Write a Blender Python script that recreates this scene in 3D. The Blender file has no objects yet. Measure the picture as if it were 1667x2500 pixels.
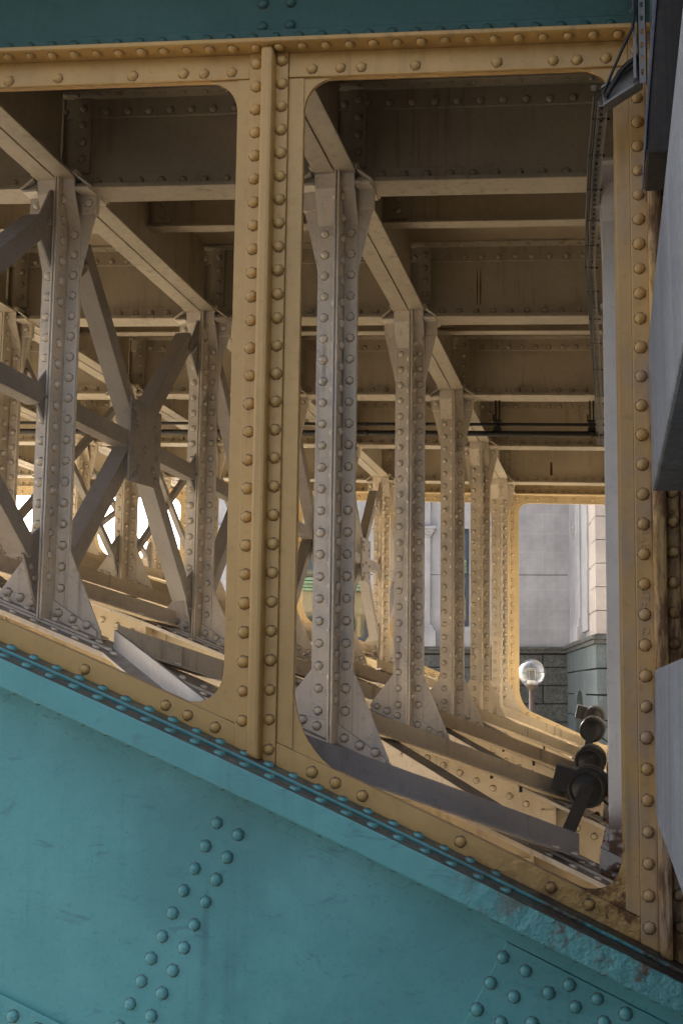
import bpy, math, random
from mathutils import Vector, Matrix
random.seed(7)
R = math.radians
sc = bpy.context.scene
COL = sc.collection

# ------------------------------------------------------------------ camera
cam_d = bpy.data.cameras.new('camera')
cam_d.sensor_fit = 'AUTO'; cam_d.sensor_width = 36.0
cam_d.lens = 2600/2500*36.0
cam_d.shift_x = (833.5-1176.93)/2500; cam_d.shift_y = (1421.53-1250)/2500
cam_d.clip_start = 0.05; cam_d.clip_end = 600
cam = bpy.data.objects.new('camera', cam_d); COL.objects.link(cam)
cam.location = (0, 0, 0); cam.rotation_euler = (math.pi/2+0.09959, 0, 0.12034)
sc.camera = cam

# ------------------------------------------------------------------ light
SUN_EL, SUN_AZ = R(25), R(-45)     # azimuth from +Y (behind the bridge) towards -X
sd = Vector((math.sin(SUN_AZ)*math.cos(SUN_EL), math.cos(SUN_AZ)*math.cos(SUN_EL), math.sin(SUN_EL)))
w = bpy.data.worlds.new('World'); sc.world = w; w.use_nodes = True
nt = w.node_tree; nt.nodes.clear()
sky = nt.nodes.new('ShaderNodeTexSky'); sky.sky_type = 'NISHITA'; sky.sun_disc = False
sky.sun_elevation = SUN_EL; sky.sun_rotation = math.atan2(sd.x, sd.y)
sky.air_density = 0.6; sky.dust_density = 7.0; sky.ozone_density = 1.0
bg = nt.nodes.new('ShaderNodeBackground'); bg.inputs['Strength'].default_value = 0.15
ow = nt.nodes.new('ShaderNodeOutputWorld')
hs = nt.nodes.new('ShaderNodeHueSaturation'); hs.inputs['Saturation'].default_value = .62      # hazy, whitish sky
nt.links.new(sky.outputs[0], hs.inputs['Color']); nt.links.new(hs.outputs[0], bg.inputs[0]); nt.links.new(bg.outputs[0], ow.inputs[0])
sl = bpy.data.lights.new('sun', 'SUN'); sl.energy = 5.0; sl.angle = R(0.5); sl.color = (1.0, 0.93, 0.82)
so = bpy.data.objects.new('sun', sl); COL.objects.link(so)
so.rotation_euler = (-sd).to_track_quat('-Z', 'Y').to_euler()
sc.view_settings.view_transform = 'Standard'; sc.view_settings.look = 'None'
sc.view_settings.gamma = 1.0; sc.view_settings.exposure = 2.15
sc.render.engine = 'CYCLES'
sc.cycles.max_bounces = 12; sc.cycles.diffuse_bounces = 10; sc.cycles.glossy_bounces = 3
sc.cycles.transmission_bounces = 6; sc.cycles.transparent_max_bounces = 8
sc.cycles.sample_clamp_indirect = 6.0
sc.cycles.use_denoising = True

# ------------------------------------------------------------------ geometry rules of the bridge
Y = [3.2375, 4.127, 5.720, 7.313, 8.906, 10.500, 11.390]      # seven frames, front to back
G = -0.037                                                     # cross fall of the deck
def zA(x): return -0.015475*x*x-0.467307*x-0.715056            # top of every arch rib
def xc(m): return 0.065 if m == 0 else -1.095-1.2*(m-1)        # column lines
def gz(z, x): return z+G*x

# ------------------------------------------------------------------ materials
def mat_new(name):
    m = bpy.data.materials.new(name); m.use_nodes = True
    n = m.node_tree; n.nodes.clear()
    out = n.nodes.new('ShaderNodeOutputMaterial'); p = n.nodes.new('ShaderNodeBsdfPrincipled')
    n.links.new(p.outputs[0], out.inputs[0])
    return m, n, p
class NG:
    def __init__(s, n): s.n = n
    def node(s, t, **kw):
        x = s.n.nodes.new(t)
        for k, v in kw.items(): setattr(x, k, v)
        return x
    def link(s, a, b): s.n.links.new(a, b)
    def pos(s, scale=(1, 1, 1), loc=(0, 0, 0)):
        g = s.node('ShaderNodeNewGeometry'); mp = s.node('ShaderNodeMapping')
        mp.inputs['Scale'].default_value = scale; mp.inputs['Location'].default_value = loc
        s.link(g.outputs['Position'], mp.inputs[0]); return mp.outputs[0]
    def noise(s, vec, scale, detail=4, rough=.55, dist=0):
        x = s.node('ShaderNodeTexNoise'); x.inputs['Scale'].default_value = scale
        x.inputs['Detail'].default_value = detail; x.inputs['Roughness'].default_value = rough
        x.inputs['Distortion'].default_value = dist
        s.link(vec, x.inputs['Vector']); return x.outputs[0]
    def ramp(s, v, lo, hi, a=0., b=1.):
        x = s.node('ShaderNodeMapRange'); x.interpolation_type = 'SMOOTHSTEP'
        s.link(v, x.inputs[0])
        for i, q in zip((1, 2, 3, 4), (lo, hi, a, b)): x.inputs[i].default_value = q
        return x.outputs[0]
    def math(s, op, a, b=None):
        x = s.node('ShaderNodeMath'); x.operation = op
        for i, q in enumerate((a, b)):
            if q is None: continue
            if isinstance(q, (int, float)): x.inputs[i].default_value = q
            else: s.link(q, x.inputs[i])
        return x.outputs[0]
    def mix(s, f, a, b, blend='MIX'):
        x = s.node('ShaderNodeMix'); x.data_type = 'RGBA'; x.blend_type = blend
        for i, q in ((0, f), (6, a), (7, b)):
            if isinstance(q, (int, float)): x.inputs[i].default_value = q
            elif isinstance(q, tuple): x.inputs[i].default_value = q+(1,)
            else: s.link(q, x.inputs[i])
        return x.outputs[2]
    def sep(s, v):
        x = s.node('ShaderNodeSeparateXYZ'); s.link(v, x.inputs[0]); return x.outputs
    def bump(s, h, strength, dist, p, prev=None):
        b = s.node('ShaderNodeBump'); b.inputs['Strength'].default_value = strength; b.inputs['Distance'].default_value = dist
        s.link(h, b.inputs['Height'])
        if prev is not None: s.link(prev, b.inputs['Normal'])
        return b.outputs[0]

def paint(name, base, dirt=(.10, .075, .045), dirt_amt=.5, rust_lo=.70, dust=None, rough=.42, grain=1., corrode=None, footrust=None, scuff=None, rustx=None, tint=None):
    """weathered structural paint: drifts of tone, runs of dirt, rust spots, settled dust on top faces, optional corroded end"""
    m, n, p = mat_new(name); g = NG(n); pos = g.pos()
    tone = g.noise(pos, 1.7, 5, .6)
    c = g.mix(g.ramp(tone, .3, .72), tuple(x*.84 for x in base), tuple(min(1, x*1.1) for x in base))
    if tint:
        c = g.mix(g.ramp(g.noise(g.pos(loc=(5, 3, 9)), 2.6, 5, .6), .45, .7, 0, .75), c, tint)
    fine = g.noise(pos, 38, 6, .65)
    c = g.mix(g.ramp(fine, .52, .78, 0, .35*dirt_amt), c, dirt)
    runs = g.noise(g.pos((26, 26, 1.1)), 1.0, 5, .6)
    gate = g.noise(g.pos(loc=(3, 7, 1)), 2.1, 3, .5)
    c = g.mix(g.math('MULTIPLY', g.ramp(runs, .50, .74), g.ramp(gate, .40, .66, 0, .75*dirt_amt)), c, dirt)
    specks = g.noise(g.pos(loc=(11, 2, 5)), 95, 2, .5)
    c = g.mix(g.ramp(specks, .70, .76, 0, .7*dirt_amt), c, tuple(x*.35 for x in dirt))
    if scuff:
        sc_ = g.noise(g.pos((3, 3, 9), (1, 4, 2)), 2.2, 7, .7, 1.5)
        c = g.mix(g.ramp(sc_, .57, .66, 0, .45), c, scuff)
    rn = g.noise(g.pos(loc=(9, 1, 4)), 7.5, 9, .68)
    rmask = g.ramp(rn, rust_lo, rust_lo+.05)
    rcol = g.mix(g.noise(pos, 60, 4, .7), (.035, .014, .007), (.20, .075, .022))
    if rustx:
        x = g.sep(pos)
        rz = g.noise(g.pos((14, 14, 3)), 1.6, 7, .7)
        side = g.ramp(x[0], rustx[0], rustx[1])
        rmask = g.math('MAXIMUM', rmask, g.math('MULTIPLY', side, g.ramp(rz, .44, .60, 0, .9)))
    if footrust:
        z = g.sep(pos)[2]; fn = g.noise(g.pos(loc=(1, 6, 2)), 13, 8, .7)
        rmask = g.math('MAXIMUM', rmask, g.math('MULTIPLY', g.ramp(z, footrust[0], footrust[1]), g.ramp(fn, .40, .54, 0, .95)))
    b0 = None
    if corrode:
        x = g.sep(pos); cm = g.math('MULTIPLY', g.ramp(g.math('ADD', x[0], g.math('MULTIPLY', tone, .5)), corrode[0], corrode[1]), g.ramp(x[2], -.30, -.45))
        big = g.noise(g.pos(loc=(2, 2, 2)), 22, 8, .62)
        pit = g.ramp(g.noise(g.pos(loc=(7, 2, 3)), 9, 6, .65), .50, .62)
        rmask = g.math('MAXIMUM', rmask, g.math('MULTIPLY', pit, g.math('MULTIPLY', cm, .9)))
        hgt = g.math('MULTIPLY', big, cm)
        b0 = g.bump(hgt, 1.0, .022, p)
    c = g.mix(rmask, c, rcol)
    if dust:
        ge = g.node('ShaderNodeNewGeometry'); nz = g.sep(ge.outputs['Normal'])[2]
        dn = g.noise(pos, 14, 6, .6)
        dcol = dust
        if corrode: dcol = g.mix(cm, dust, (.045, .034, .026))
        c = g.mix(g.math('MULTIPLY', g.ramp(nz, .55, .9), g.ramp(dn, .15, .6, .6, .97)), c, dcol)
    n.links.new(c, p.inputs['Base Color'])
    rr = g.math('ADD', g.ramp(fine, .3, .7, rough-.08, rough+.15), g.math('MULTIPLY', rmask, .3))
    n.links.new(rr, p.inputs['Roughness'])
    b1 = g.bump(g.noise(pos, 130, 3, .6), .22*grain, .003, p, b0)
    b2 = g.bump(g.noise(pos, 11, 4, .5), .30*grain, .010, p, b1)
    b2 = g.bump(g.noise(g.pos(loc=(4, 8, 2)), 1.9, 2, .4), .5, .03, p, b2) if scuff else b2
    b3 = g.bump(rmask, .5, .003, p, b2)
    n.links.new(b3, p.inputs['Normal'])
    return m

OCHRE = (.54, .325, .105); CREAM = (.70, .615, .485); TEAL = (.108, .335, .325)
DUST = (.20, .17, .14)
M = {}
M['ochre'] = paint('ochre_paint', OCHRE, rust_lo=.74, dust=(.20, .15, .09), corrode=(-.30, .15))
M['ochre_post'] = paint('ochre_post_paint', OCHRE, rust_lo=.66, tint=(.30, .235, .20), rustx=(.112, .135), dirt_amt=.7)
M['ochre_in'] = paint('ochre_inner_paint', (.55, .43, .25), rust_lo=.72, dust=DUST)
M['cream'] = paint('cream_paint', CREAM, rust_lo=.73, dust=DUST, dirt_amt=1.0, tint=(.56, .52, .46))
M['cream_post'] = paint('pale_post_paint', (.64, .62, .58), rust_lo=.645, footrust=(-.40, -.56), dust=DUST, dirt_amt=.5)
M['tan'] = paint('tan_deck_paint', (.40, .34, .245), rust_lo=.74, dust=DUST, dirt_amt=.8)
M['rib'] = paint('rib_paint', (.64, .55, .40), rust_lo=.72, dust=DUST, dirt_amt=.55)
M['brace'] = paint('grey_brown_brace_paint', (.27, .24, .21), rust_lo=.74, dust=(.13, .13, .135), dirt_amt=.7)
M['brace_grey'] = paint('grey_lateral_paint', (.36, .33, .30), rust_lo=.73, dust=(.24, .235, .23), dirt_amt=.9)
M['rusty_foot'] = paint('rusted_pale_foot', (.50, .47, .42), rust_lo=.47, dust=(.10, .07, .05), dirt_amt=1.2)
M['brace_warm_lit'] = paint('warm_lit_lateral_paint', (.47, .385, .265), rust_lo=.72, dust=(.22, .19, .15), dirt_amt=1.0)  # inner laterals: the grey paint with warm light put into its colour
M['gritty'] = paint('gritty_tan_brace_paint', (.47, .37, .24), rust_lo=.66, dust=(.13, .115, .10), dirt_amt=1.3, dirt=(.12, .075, .035))
M['teal'] = paint('teal_paint', TEAL, dirt=(.05, .10, .10), rust_lo=.77, dust=(.085, .085, .08), rough=.36, dirt_amt=.35, corrode=(-.32, .12), scuff=(.07, .17, .19))
M['teal_web'] = paint('teal_web_paint', TEAL, dirt=(.045, .095, .10), rust_lo=.765, rough=.31, dirt_amt=.55, tint=(.15, .40, .40), scuff=(.06, .15, .18), grain=.6)
M['teal_top_shaded'] = paint('teal_girder_shade', (.030, .095, .078), dirt=(.03, .07, .065), rust_lo=.79, rough=.5, dirt_amt=.4)  # same teal darkened: shade under the deck edge put into the colour

def plain(name, col, rough=.6, metal=0., bump=.3, bscale=60, var=.25):
    m, n, p = mat_new(name); g = NG(n); pos = g.pos()
    t = g.noise(pos, 6, 6, .6)
    c = g.mix(t, tuple(x*(1-var) for x in col), tuple(min(1, x*(1+var)) for x in col))
    n.links.new(c, p.inputs['Base Color']); p.inputs['Roughness'].default_value = rough
    p.inputs['Metallic'].default_value = metal
    n.links.new(g.bump(g.noise(pos, bscale, 4, .6), bump, .004, p), p.inputs['Normal'])
    return m
M['black'] = plain('black_metal', (.006, .006, .0065), .5)
M['black_pipe'] = plain('black_pipe', (.010, .010, .010), .45)
M['galv'] = plain('galvanised_steel', (.30, .29, .27), .45, .6)
M['tray'] = plain('dull_tray_steel', (.22, .21, .19), .55, .3)
M['cable'] = plain('black_cable', (.012, .012, .013), .4)
M['slab'] = plain('deck_concrete', (.34, .27, .18), .9, 0, .6, 25)
M['post_metal'] = plain('lamp_post_paint', (.075, .052, .043), .45)
M['rust'] = plain('rust_run', (.085, .034, .012), .9, 0, .6, 90, .6)
M['grime'] = plain('rivet_rim_dirt_shade', (.10, .078, .052), .9, 0, .5, 90, .5)  # rivet rims: dirt and contact shading put into one dark ring
M['white'] = plain('white_enamel', (.75, .73, .68), .4)

def stone(name, a, b, scale=40, streak=0., bumpd=.006):
    m, n, p = mat_new(name); g = NG(n); pos = g.pos()
    t = g.noise(pos, scale, 8, .7); t2 = g.noise(pos, 1.6, 5, .6)
    c = g.mix(g.ramp(t, .3, .7), a, b)
    c = g.mix(g.ramp(t2, .35, .7, 0, .45), c, tuple(x*.6 for x in a))
    if streak:
        st = g.noise(g.pos((13, 13, .35)), 1.0, 6, .65)
        c = g.mix(g.ramp(st, .46, .70, 0, streak), c, tuple(x*.38 for x in a))
        st2 = g.noise(g.pos((10, 10, .3), (4, 4, 4)), 1.0, 5, .65)
        c = g.mix(g.ramp(st2, .55, .75, 0, streak*.6), c, tuple(min(1, x*1.5) for x in b))
    n.links.new(c, p.inputs['Base Color']); p.inputs['Roughness'].default_value = .85
    n.links.new(g.bump(g.noise(pos, scale*.8, 8, .7), .8, bumpd, p), p.inputs['Normal'])
    return m
M['pier'] = stone('grey_pier_stone', (.12, .135, .155), (.19, .205, .235), 45, .55, .004)
M['pier_dark'] = stone('dark_brown_pier_stone', (.045, .037, .032), (.085, .068, .056), 30, .6)  # dark brown stone for the lintel
M['pier_gap_shade'] = stone('shaded_gap_stone', (.018, .011, .010), (.035, .02, .016), 20, .3)  # shade of the gap beside the end post put into the stone colour
M['lime'] = stone('pale_limestone', (.37, .375, .40), (.425, .43, .455), 8, .12, .002)
M['lime_joint'] = stone('limestone_joint', (.46, .46, .48), (.50, .50, .52), 8, 0, .001)
M['quoin'] = stone('cream_quoin_stone', (.46, .41, .37), (.52, .47, .43), 8, .1, .002)
M['granite'] = stone('dark_granite', (.060, .064, .060), (.155, .16, .15), 18, .3)
M['granite_blue'] = stone('smooth_blue_granite', (.10, .125, .13), (.155, .19, .195), 30, .35, .002)
M['paving'] = stone('plaza_paving', (.44, .40, .33), (.52, .475, .40), 5, 0)
M['bounce_cut'] = stone('bounce_cut_dark', (.045, .045, .045), (.075, .075, .075), 60, 0)
M['joint'] = plain('dark_joint', (.035, .037, .036), .95)
M['winframe'] = plain('navy_window_frame', (.03, .045, .075), .4)
M['green'] = plain('green_cornice_paint', (.20, .30, .17), .5)
def glass_thin(name, col, dark):
    m, n, p = mat_new(name); p.inputs['Base Color'].default_value = col+(1,); p.inputs['Roughness'].default_value = .04
    p.inputs['Specular IOR Level'].default_value = .9
    g = NG(n); t = g.noise(g.pos(), .9, 3, .5)
    n.links.new(g.mix(t, tuple(x*.3 for x in col), col), p.inputs['Base Color'])
    return m
M['pane'] = glass_thin('dark_window_glass', (.055, .075, .055), 1)
M['pane_green'] = glass_thin('pale_green_glass', (.30, .42, .34), 1)
m, n, p = mat_new('clear_globe_glass'); g = NG(n)
tr = g.node('ShaderNodeBsdfTransparent'); tr.inputs[0].default_value = (.93, .93, .91, 1)
gl = g.node('ShaderNodeBsdfGlossy'); gl.inputs['Roughness'].default_value = .08
df = g.node('ShaderNodeBsdfTranslucent'); df.inputs[0].default_value = (.85, .83, .78, 1)
lw = g.node('ShaderNodeLayerWeight'); lw.inputs[0].default_value = .45
m1 = g.node('ShaderNodeMixShader'); m2 = g.node('ShaderNodeMixShader')
dustn = g.ramp(g.noise(g.pos(), 6, 2, .5), .35, .8, .02, .10)
g.link(dustn, m1.inputs[0]); g.link(tr.outputs[0], m1.inputs[1]); g.link(df.outputs[0], m1.inputs[2])
g.link(lw.outputs['Facing'], m2.inputs[0]); g.link(m1.outputs[0], m2.inputs[1]); g.link(gl.outputs[0], m2.inputs[2])
n.nodes.remove(p)
g.link(m2.outputs[0], [x for x in n.nodes if x.type == 'OUTPUT_MATERIAL'][0].inputs[0])
M['globe'] = m

# ------------------------------------------------------------------ mesh builder
class MB:
    def __init__(s): s.v = []; s.f = []; s.sm = []; s.grime = set()
    def add(s, vs, fs, smooth=False):
        o = len(s.v); s.v += [tuple(v) for v in vs]; s.f += [tuple(i+o for i in f) for f in fs]; s.sm += [smooth]*len(fs)
    def hexa(s, p):   # 8 points: bottom 4 ccw, top 4
        s.add(p, [(3, 2, 1, 0), (4, 5, 6, 7), (0, 1, 5, 4), (1, 2, 6, 5), (2, 3, 7, 6), (3, 0, 4, 7)])
    def box(s, x0, x1, y0, y1, z0, z1):
        s.hexa([(x0, y0, z0), (x1, y0, z0), (x1, y1, z0), (x0, y1, z0), (x0, y0, z1), (x1, y0, z1), (x1, y1, z1), (x0, y1, z1)])
    def gbox(s, x0, x1, y0, y1, z0, z1, sl=G):  # box whose z follows the deck's cross fall
        a, b = sl*x0, sl*x1
        s.hexa([(x0, y0, z0+a), (x1, y0, z0+b), (x1, y1, z0+b), (x0, y1, z0+a), (x0, y0, z1+a), (x1, y0, z1+b), (x1, y1, z1+b), (x0, y1, z1+a)])
    def prism(s, poly, y0, y1):   # polygon in (x,z) extruded along y
        k = len(poly)
        vs = [(x, y0, z) for x, z in poly]+[(x, y1, z) for x, z in poly]
        s.add(vs, [tuple(range(k)), tuple(range(2*k-1, k-1, -1))]+[(i, i+k, (i+1) % k+k, (i+1) % k) for i in range(k)])
    def prismx(s, poly, x0, x1):  # polygon in (y,z) extruded along x
        k = len(poly)
        vs = [(x0, y, z) for y, z in poly]+[(x1, y, z) for y, z in poly]
        s.add(vs, [tuple(range(k-1, -1, -1)), tuple(range(k, 2*k))]+[((i+1) % k, (i+1) % k+k, i+k, i) for i in range(k)])
    def arch(s, x0, x1, o0, o1, y0, y1, step=.1):  # bar that follows the arch: z from zA+o0 to zA+o1
        n = max(1, int(math.ceil((x1-x0)/step))); vs = []; fs = []
        for i in range(n+1):
            x = x0+(x1-x0)*i/n; a, b = zA(x)+o0, zA(x)+o1
            vs += [(x, y0, a), (x, y1, a), (x, y1, b), (x, y0, b)]
        for i in range(n):
            o = 4*i
            for j in range(4):
                k = (j+1) % 4
                fs.append((o+j, o+4+j, o+4+k, o+k))
        fs += [(0, 1, 2, 3), (4*n+3, 4*n+2, 4*n+1, 4*n)]
        s.add(vs, fs)
    def dome(s, c, nrm, r=.0168, h=.0135, seg=14, rings=4):
        c = Vector(c); nrm = Vector(nrm).normalized()
        u = nrm.orthogonal().normalized(); v = nrm.cross(u)
        vs = []; fs = []
        r *= random.uniform(.95, 1.05); h *= random.uniform(.92, 1.06)
        for i in range(rings):
            a = (math.pi/2)*i/rings
            for j in range(seg):
                t = 2*math.pi*j/seg
                vs.append(c+(u*math.cos(t)+v*math.sin(t))*(r*math.cos(a)**.8)+nrm*(h*math.sin(a)))
        vs.append(c+nrm*h)
        for i in range(rings-1):
            for j in range(seg):
                k = (j+1) % seg
                fs.append((i*seg+j, i*seg+k, (i+1)*seg+k, (i+1)*seg+j))
        for j in range(seg): fs.append(((rings-1)*seg+j, (rings-1)*seg+(j+1) % seg, rings*seg))
        s.add(vs, fs, True)
        rim = []
        for q, hh in ((1.11, .0002), (.96, .0012)):
            rim += [c+(u*math.cos(2*math.pi*j/seg)+v*math.sin(2*math.pi*j/seg))*r*q*(1+.06*math.sin(j*2.3+c.z*90))+nrm*hh for j in range(seg)]
        k0 = len(s.f); s.add(rim, [(j, (j+1) % seg, seg+(j+1) % seg, seg+j) for j in range(seg)], False)
        s.grime.update(range(k0, len(s.f)))
    def frame_bar(s, p0, p1, a, b, poly):  # polygon (in axes a,b) swept p0->p1
        p0, p1, a, b = map(Vector, (p0, p1, a, b)); k = len(poly)
        vs = [p0+a*x+b*y for x, y in poly]+[p1+a*x+b*y for x, y in poly]
        fs = [tuple(range(k-1, -1, -1)), tuple(range(k, 2*k))]+[(i, (i+1) % k, (i+1) % k+k, i+k) for i in range(k)]
        s.add(vs, fs)
    def tube(s, pts, r, seg=12, cap=True, radii=None):
        pts = [Vector(p) for p in pts]; vs = []; fs = []
        up = None
        for i, p in enumerate(pts):
            d = (pts[min(i+1, len(pts)-1)]-pts[max(i-1, 0)]).normalized()
            if up is None: up = d.orthogonal().normalized()
            up = (up-d*up.dot(d)).normalized(); sd_ = d.cross(up)
            rr = radii[i] if radii else r
            vs += [p+(up*math.cos(2*math.pi*j/seg)+sd_*math.sin(2*math.pi*j/seg))*rr for j in range(seg)]
        for i in range(len(pts)-1):
            for j in range(seg):
                k = (j+1) % seg
                fs.append((i*seg+j, i*seg+k, (i+1)*seg+k, (i+1)*seg+j))
        s.add(vs, fs, True)
        if cap:
            o = len(s.v)-len(vs); e = o+(len(pts)-1)*seg
            s.f += [tuple(range(o+seg-1, o-1, -1)), tuple(range(e, e+seg))]; s.sm += [False, False]
    def lathe(s, prof, c, ax, seg=28, smooth=True):  # prof: (radius, height) along axis ax
        c = Vector(c); ax = Vector(ax).normalized(); u = ax.orthogonal().normalized(); v = ax.cross(u); vs = []; fs = []
        for r, h in prof: vs += [c+ax*h+(u*math.cos(2*math.pi*j/seg)+v*math.sin(2*math.pi*j/seg))*max(r, 1e-5) for j in range(seg)]
        for i in range(len(prof)-1):
            for j in range(seg):
                k = (j+1) % seg
                fs.append((i*seg+j, i*seg+k, (i+1)*seg+k, (i+1)*seg+j))
        s.add(vs, fs, smooth)
    def mesh(s, name, mat):
        me = bpy.data.meshes.new(name); me.from_pydata(s.v, [], s.f); me.update()
        me.polygons.foreach_set('use_smooth', s.sm)
        me.materials.append(mat)
        if s.grime:
            me.materials.append(M['grime'])
            for i in s.grime: me.polygons[i].material_index = 1
        import bmesh
        bm = bmesh.new(); bm.from_mesh(me); bmesh.ops.recalc_face_normals(bm, faces=bm.faces); bm.to_mesh(me); bm.free()
        return me
    def build(s, name, mat, parent=None, bevel=0):
        o = bpy.data.objects.new(name, s.mesh(name, mat)); COL.objects.link(o)
        if parent is not None: o.parent = parent
        if bevel:
            b = o.modifiers.new('bevel', 'BEVEL'); b.width = bevel; b.segments = 2; b.limit_method = 'ANGLE'; b.angle_limit = R(50)
        return o

def tag(o, label, cat, group=None, kind='thing'):
    o['label'] = label; o['category'] = cat; o['kind'] = kind
    if group: o['group'] = group
    return o
def thing(name, label, cat, loc=(0, 0, 0), group=None, kind='thing'):
    o = bpy.data.objects.new(name, None); o.empty_display_size = .1; COL.objects.link(o); o.location = loc
    return tag(o, label, cat, group, kind)
def structure(o):
    o['kind'] = 'structure'; return o
rivet_mesh = {}
def rivet(parent, p, nrm, mat, r=.0168, h=.0135):
    """one rivet head, an object of its own under its member; heads of one paint share a mesh"""
    key = (mat, round(r, 4))
    if key not in rivet_mesh:
        b = MB(); b.dome((0, 0, 0), (0, 0, 1), r, h, 18, 5); rivet_mesh[key] = b.mesh('rivet', M[mat])
    o = bpy.data.objects.new('rivet', rivet_mesh[key]); COL.objects.link(o); o.parent = parent
    o.location = p; q = Vector(nrm).to_track_quat('Z', 'Y')
    o.rotation_euler = (q.to_matrix() @ Matrix.Rotation(random.uniform(0, 6), 3, 'Z')).to_euler()
    k = random.uniform(.95, 1.06); o.scale = (k, k*random.uniform(.97, 1.03), k*random.uniform(.88, 1.08))
    return o
def rivets(parent, pts, mat, most=100, r=.0168, h=.0135):
    """pts: (position, normal), the ones that show largest first; past `most` the rest go into one mesh"""
    for q, nn in pts[:most]: rivet(parent, q, nn, mat, r, h)
    if len(pts) > most:
        b = MB()
        for q, nn in pts[most:]: b.dome(q, nn, r, h, 12, 3)
        o = b.build('rivet_rows', M[mat], parent); o['kind'] = 'stuff'

def bez(p0, p1, p2, n=9):
    return [tuple((1-t)**2*a+2*t*(1-t)*b+t*t*c for a, b, c in zip(p0, p1, p2)) for t in [i/n for i in range(n+1)]]

# ------------------------------------------------------------------ riveted arch ribs
def rib_front():
    y = Y[0]; x0, x1 = -7.2, .34
    t = thing('arch_rib', 'teal front arch rib with a rounded lip falling towards the grey stone pier', 'arch rib', (0, y, zA(0)), 'arch ribs under the deck')
    def part(name, fn, mat='teal', bevel=.003):
        b = MB(); fn(b); o = b.build(name, M[mat], t, bevel); o.location = (0, -y, -zA(0)); return o
    part('web', lambda b: b.arch(x0, x1, -1.55, -.02, y, y+.014), 'teal_web', 0)
    part('top_flange', lambda b: b.arch(x0, x1, -.022, 0, y-.19, y+.014))
    part('inner_flange', lambda b: b.arch(x0, x1, -.022, 0, y+.0145, y+.19), 'cream', .002)
    part('inner_web_face', lambda b: b.arch(x0, x1, -1.55, -.023, y+.0145, y+.019), 'rib', 0)
    part('flange_lip', lambda b: b.arch(x0, x1, -.084, .003, y-.204, y-.19), 'teal', .006)
    part('cover_plate', lambda b: b.arch(x0, x1, 0, .012, y-.092, y+.092))
    part('flange_angle', lambda b: b.arch(x0, x1, -.175, -.022, y-.012, y), 'teal_web')
    def bot(b):
        b.arch(x0, -1.0, -1.5, -1.065, y-.012, y)
    part('bottom_angle', bot, 'teal_web')
    def splice(b):
        b.prism([(-.318, zA(-.318)-.178), (.335, zA(.335)-.178), (.335, -1.35), (-.64, -1.35)], y-.010, y)
    part('splice_plate', splice, 'teal_web', .002)
    pts = []
    web = [(-1.219, -.414), (-1.254, -.485), (-1.286, -.554), (-1.32, -.621), (-1.354, -.69), (-1.385, -.761), (-1.419, -.828), (-1.448, -.897), (-1.482, -.966),
           (-1.15, -.449), (-1.184, -.518), (-1.217, -.586), (-1.249, -.654), (-1.283, -.724), (-1.315, -.793), (-1.348, -.862), (-1.381, -.931), (-1.413, -.999), (-1.515, -1.034), (-1.447, -1.07)]
    for x, z in web: pts.append(((x, y, z), (0, -1, 0)))
    for x, z in [(-1.856, -1.012), (-1.93, -.985), (-1.775, -1.048)]: pts.append(((x, y-.012, z), (0, -1, 0)))
    for x, z in [(-.329, -.79), (-.262, -.827), (-.366, -.865), (-.297, -.902), (-.406, -.942), (-.335, -.976), (-.195, -.888), (-.134, -.863), (-.117, -.925), (-.053, -.9), (.028, -.939), (-.035, -.965), (-.244, -.976), (-.44, -1.02), (.06, -1.01)]:
        pts.append(((x, y-.010, z), (0, -1, 0)))
    def nrm(x): 
        d = -.03095*x-.4673; return Vector((-d, 0, 1)).normalized()
    fl = []
    x = -2.05
    while x < -.3:
        fl.append(((x, y-.045, zA(x)+.011), nrm(x))); fl.append(((x+.036, y-.148, zA(x+.036)-.001), nrm(x))); x += .0775
    for (q, nn) in pts: rivet(t, (q[0], q[1]-y, q[2]-zA(0)), nn, 'teal_web', .0185, .015)
    for (q, nn) in fl[:62]: rivet(t, (q[0], q[1]-y, q[2]-zA(0)), nn, 'teal', .0175, .015)
    b = MB(); x = -2.05
    while x < .25: b.dome((x, y-.012, zA(x)-.118), (0, -1, 0), .0165, .014); x += .0775
    o = b.build('rivet_rows', M['teal_web'], t); o.location = (0, -y, -zA(0)); o['kind'] = 'stuff'
    return t

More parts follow.
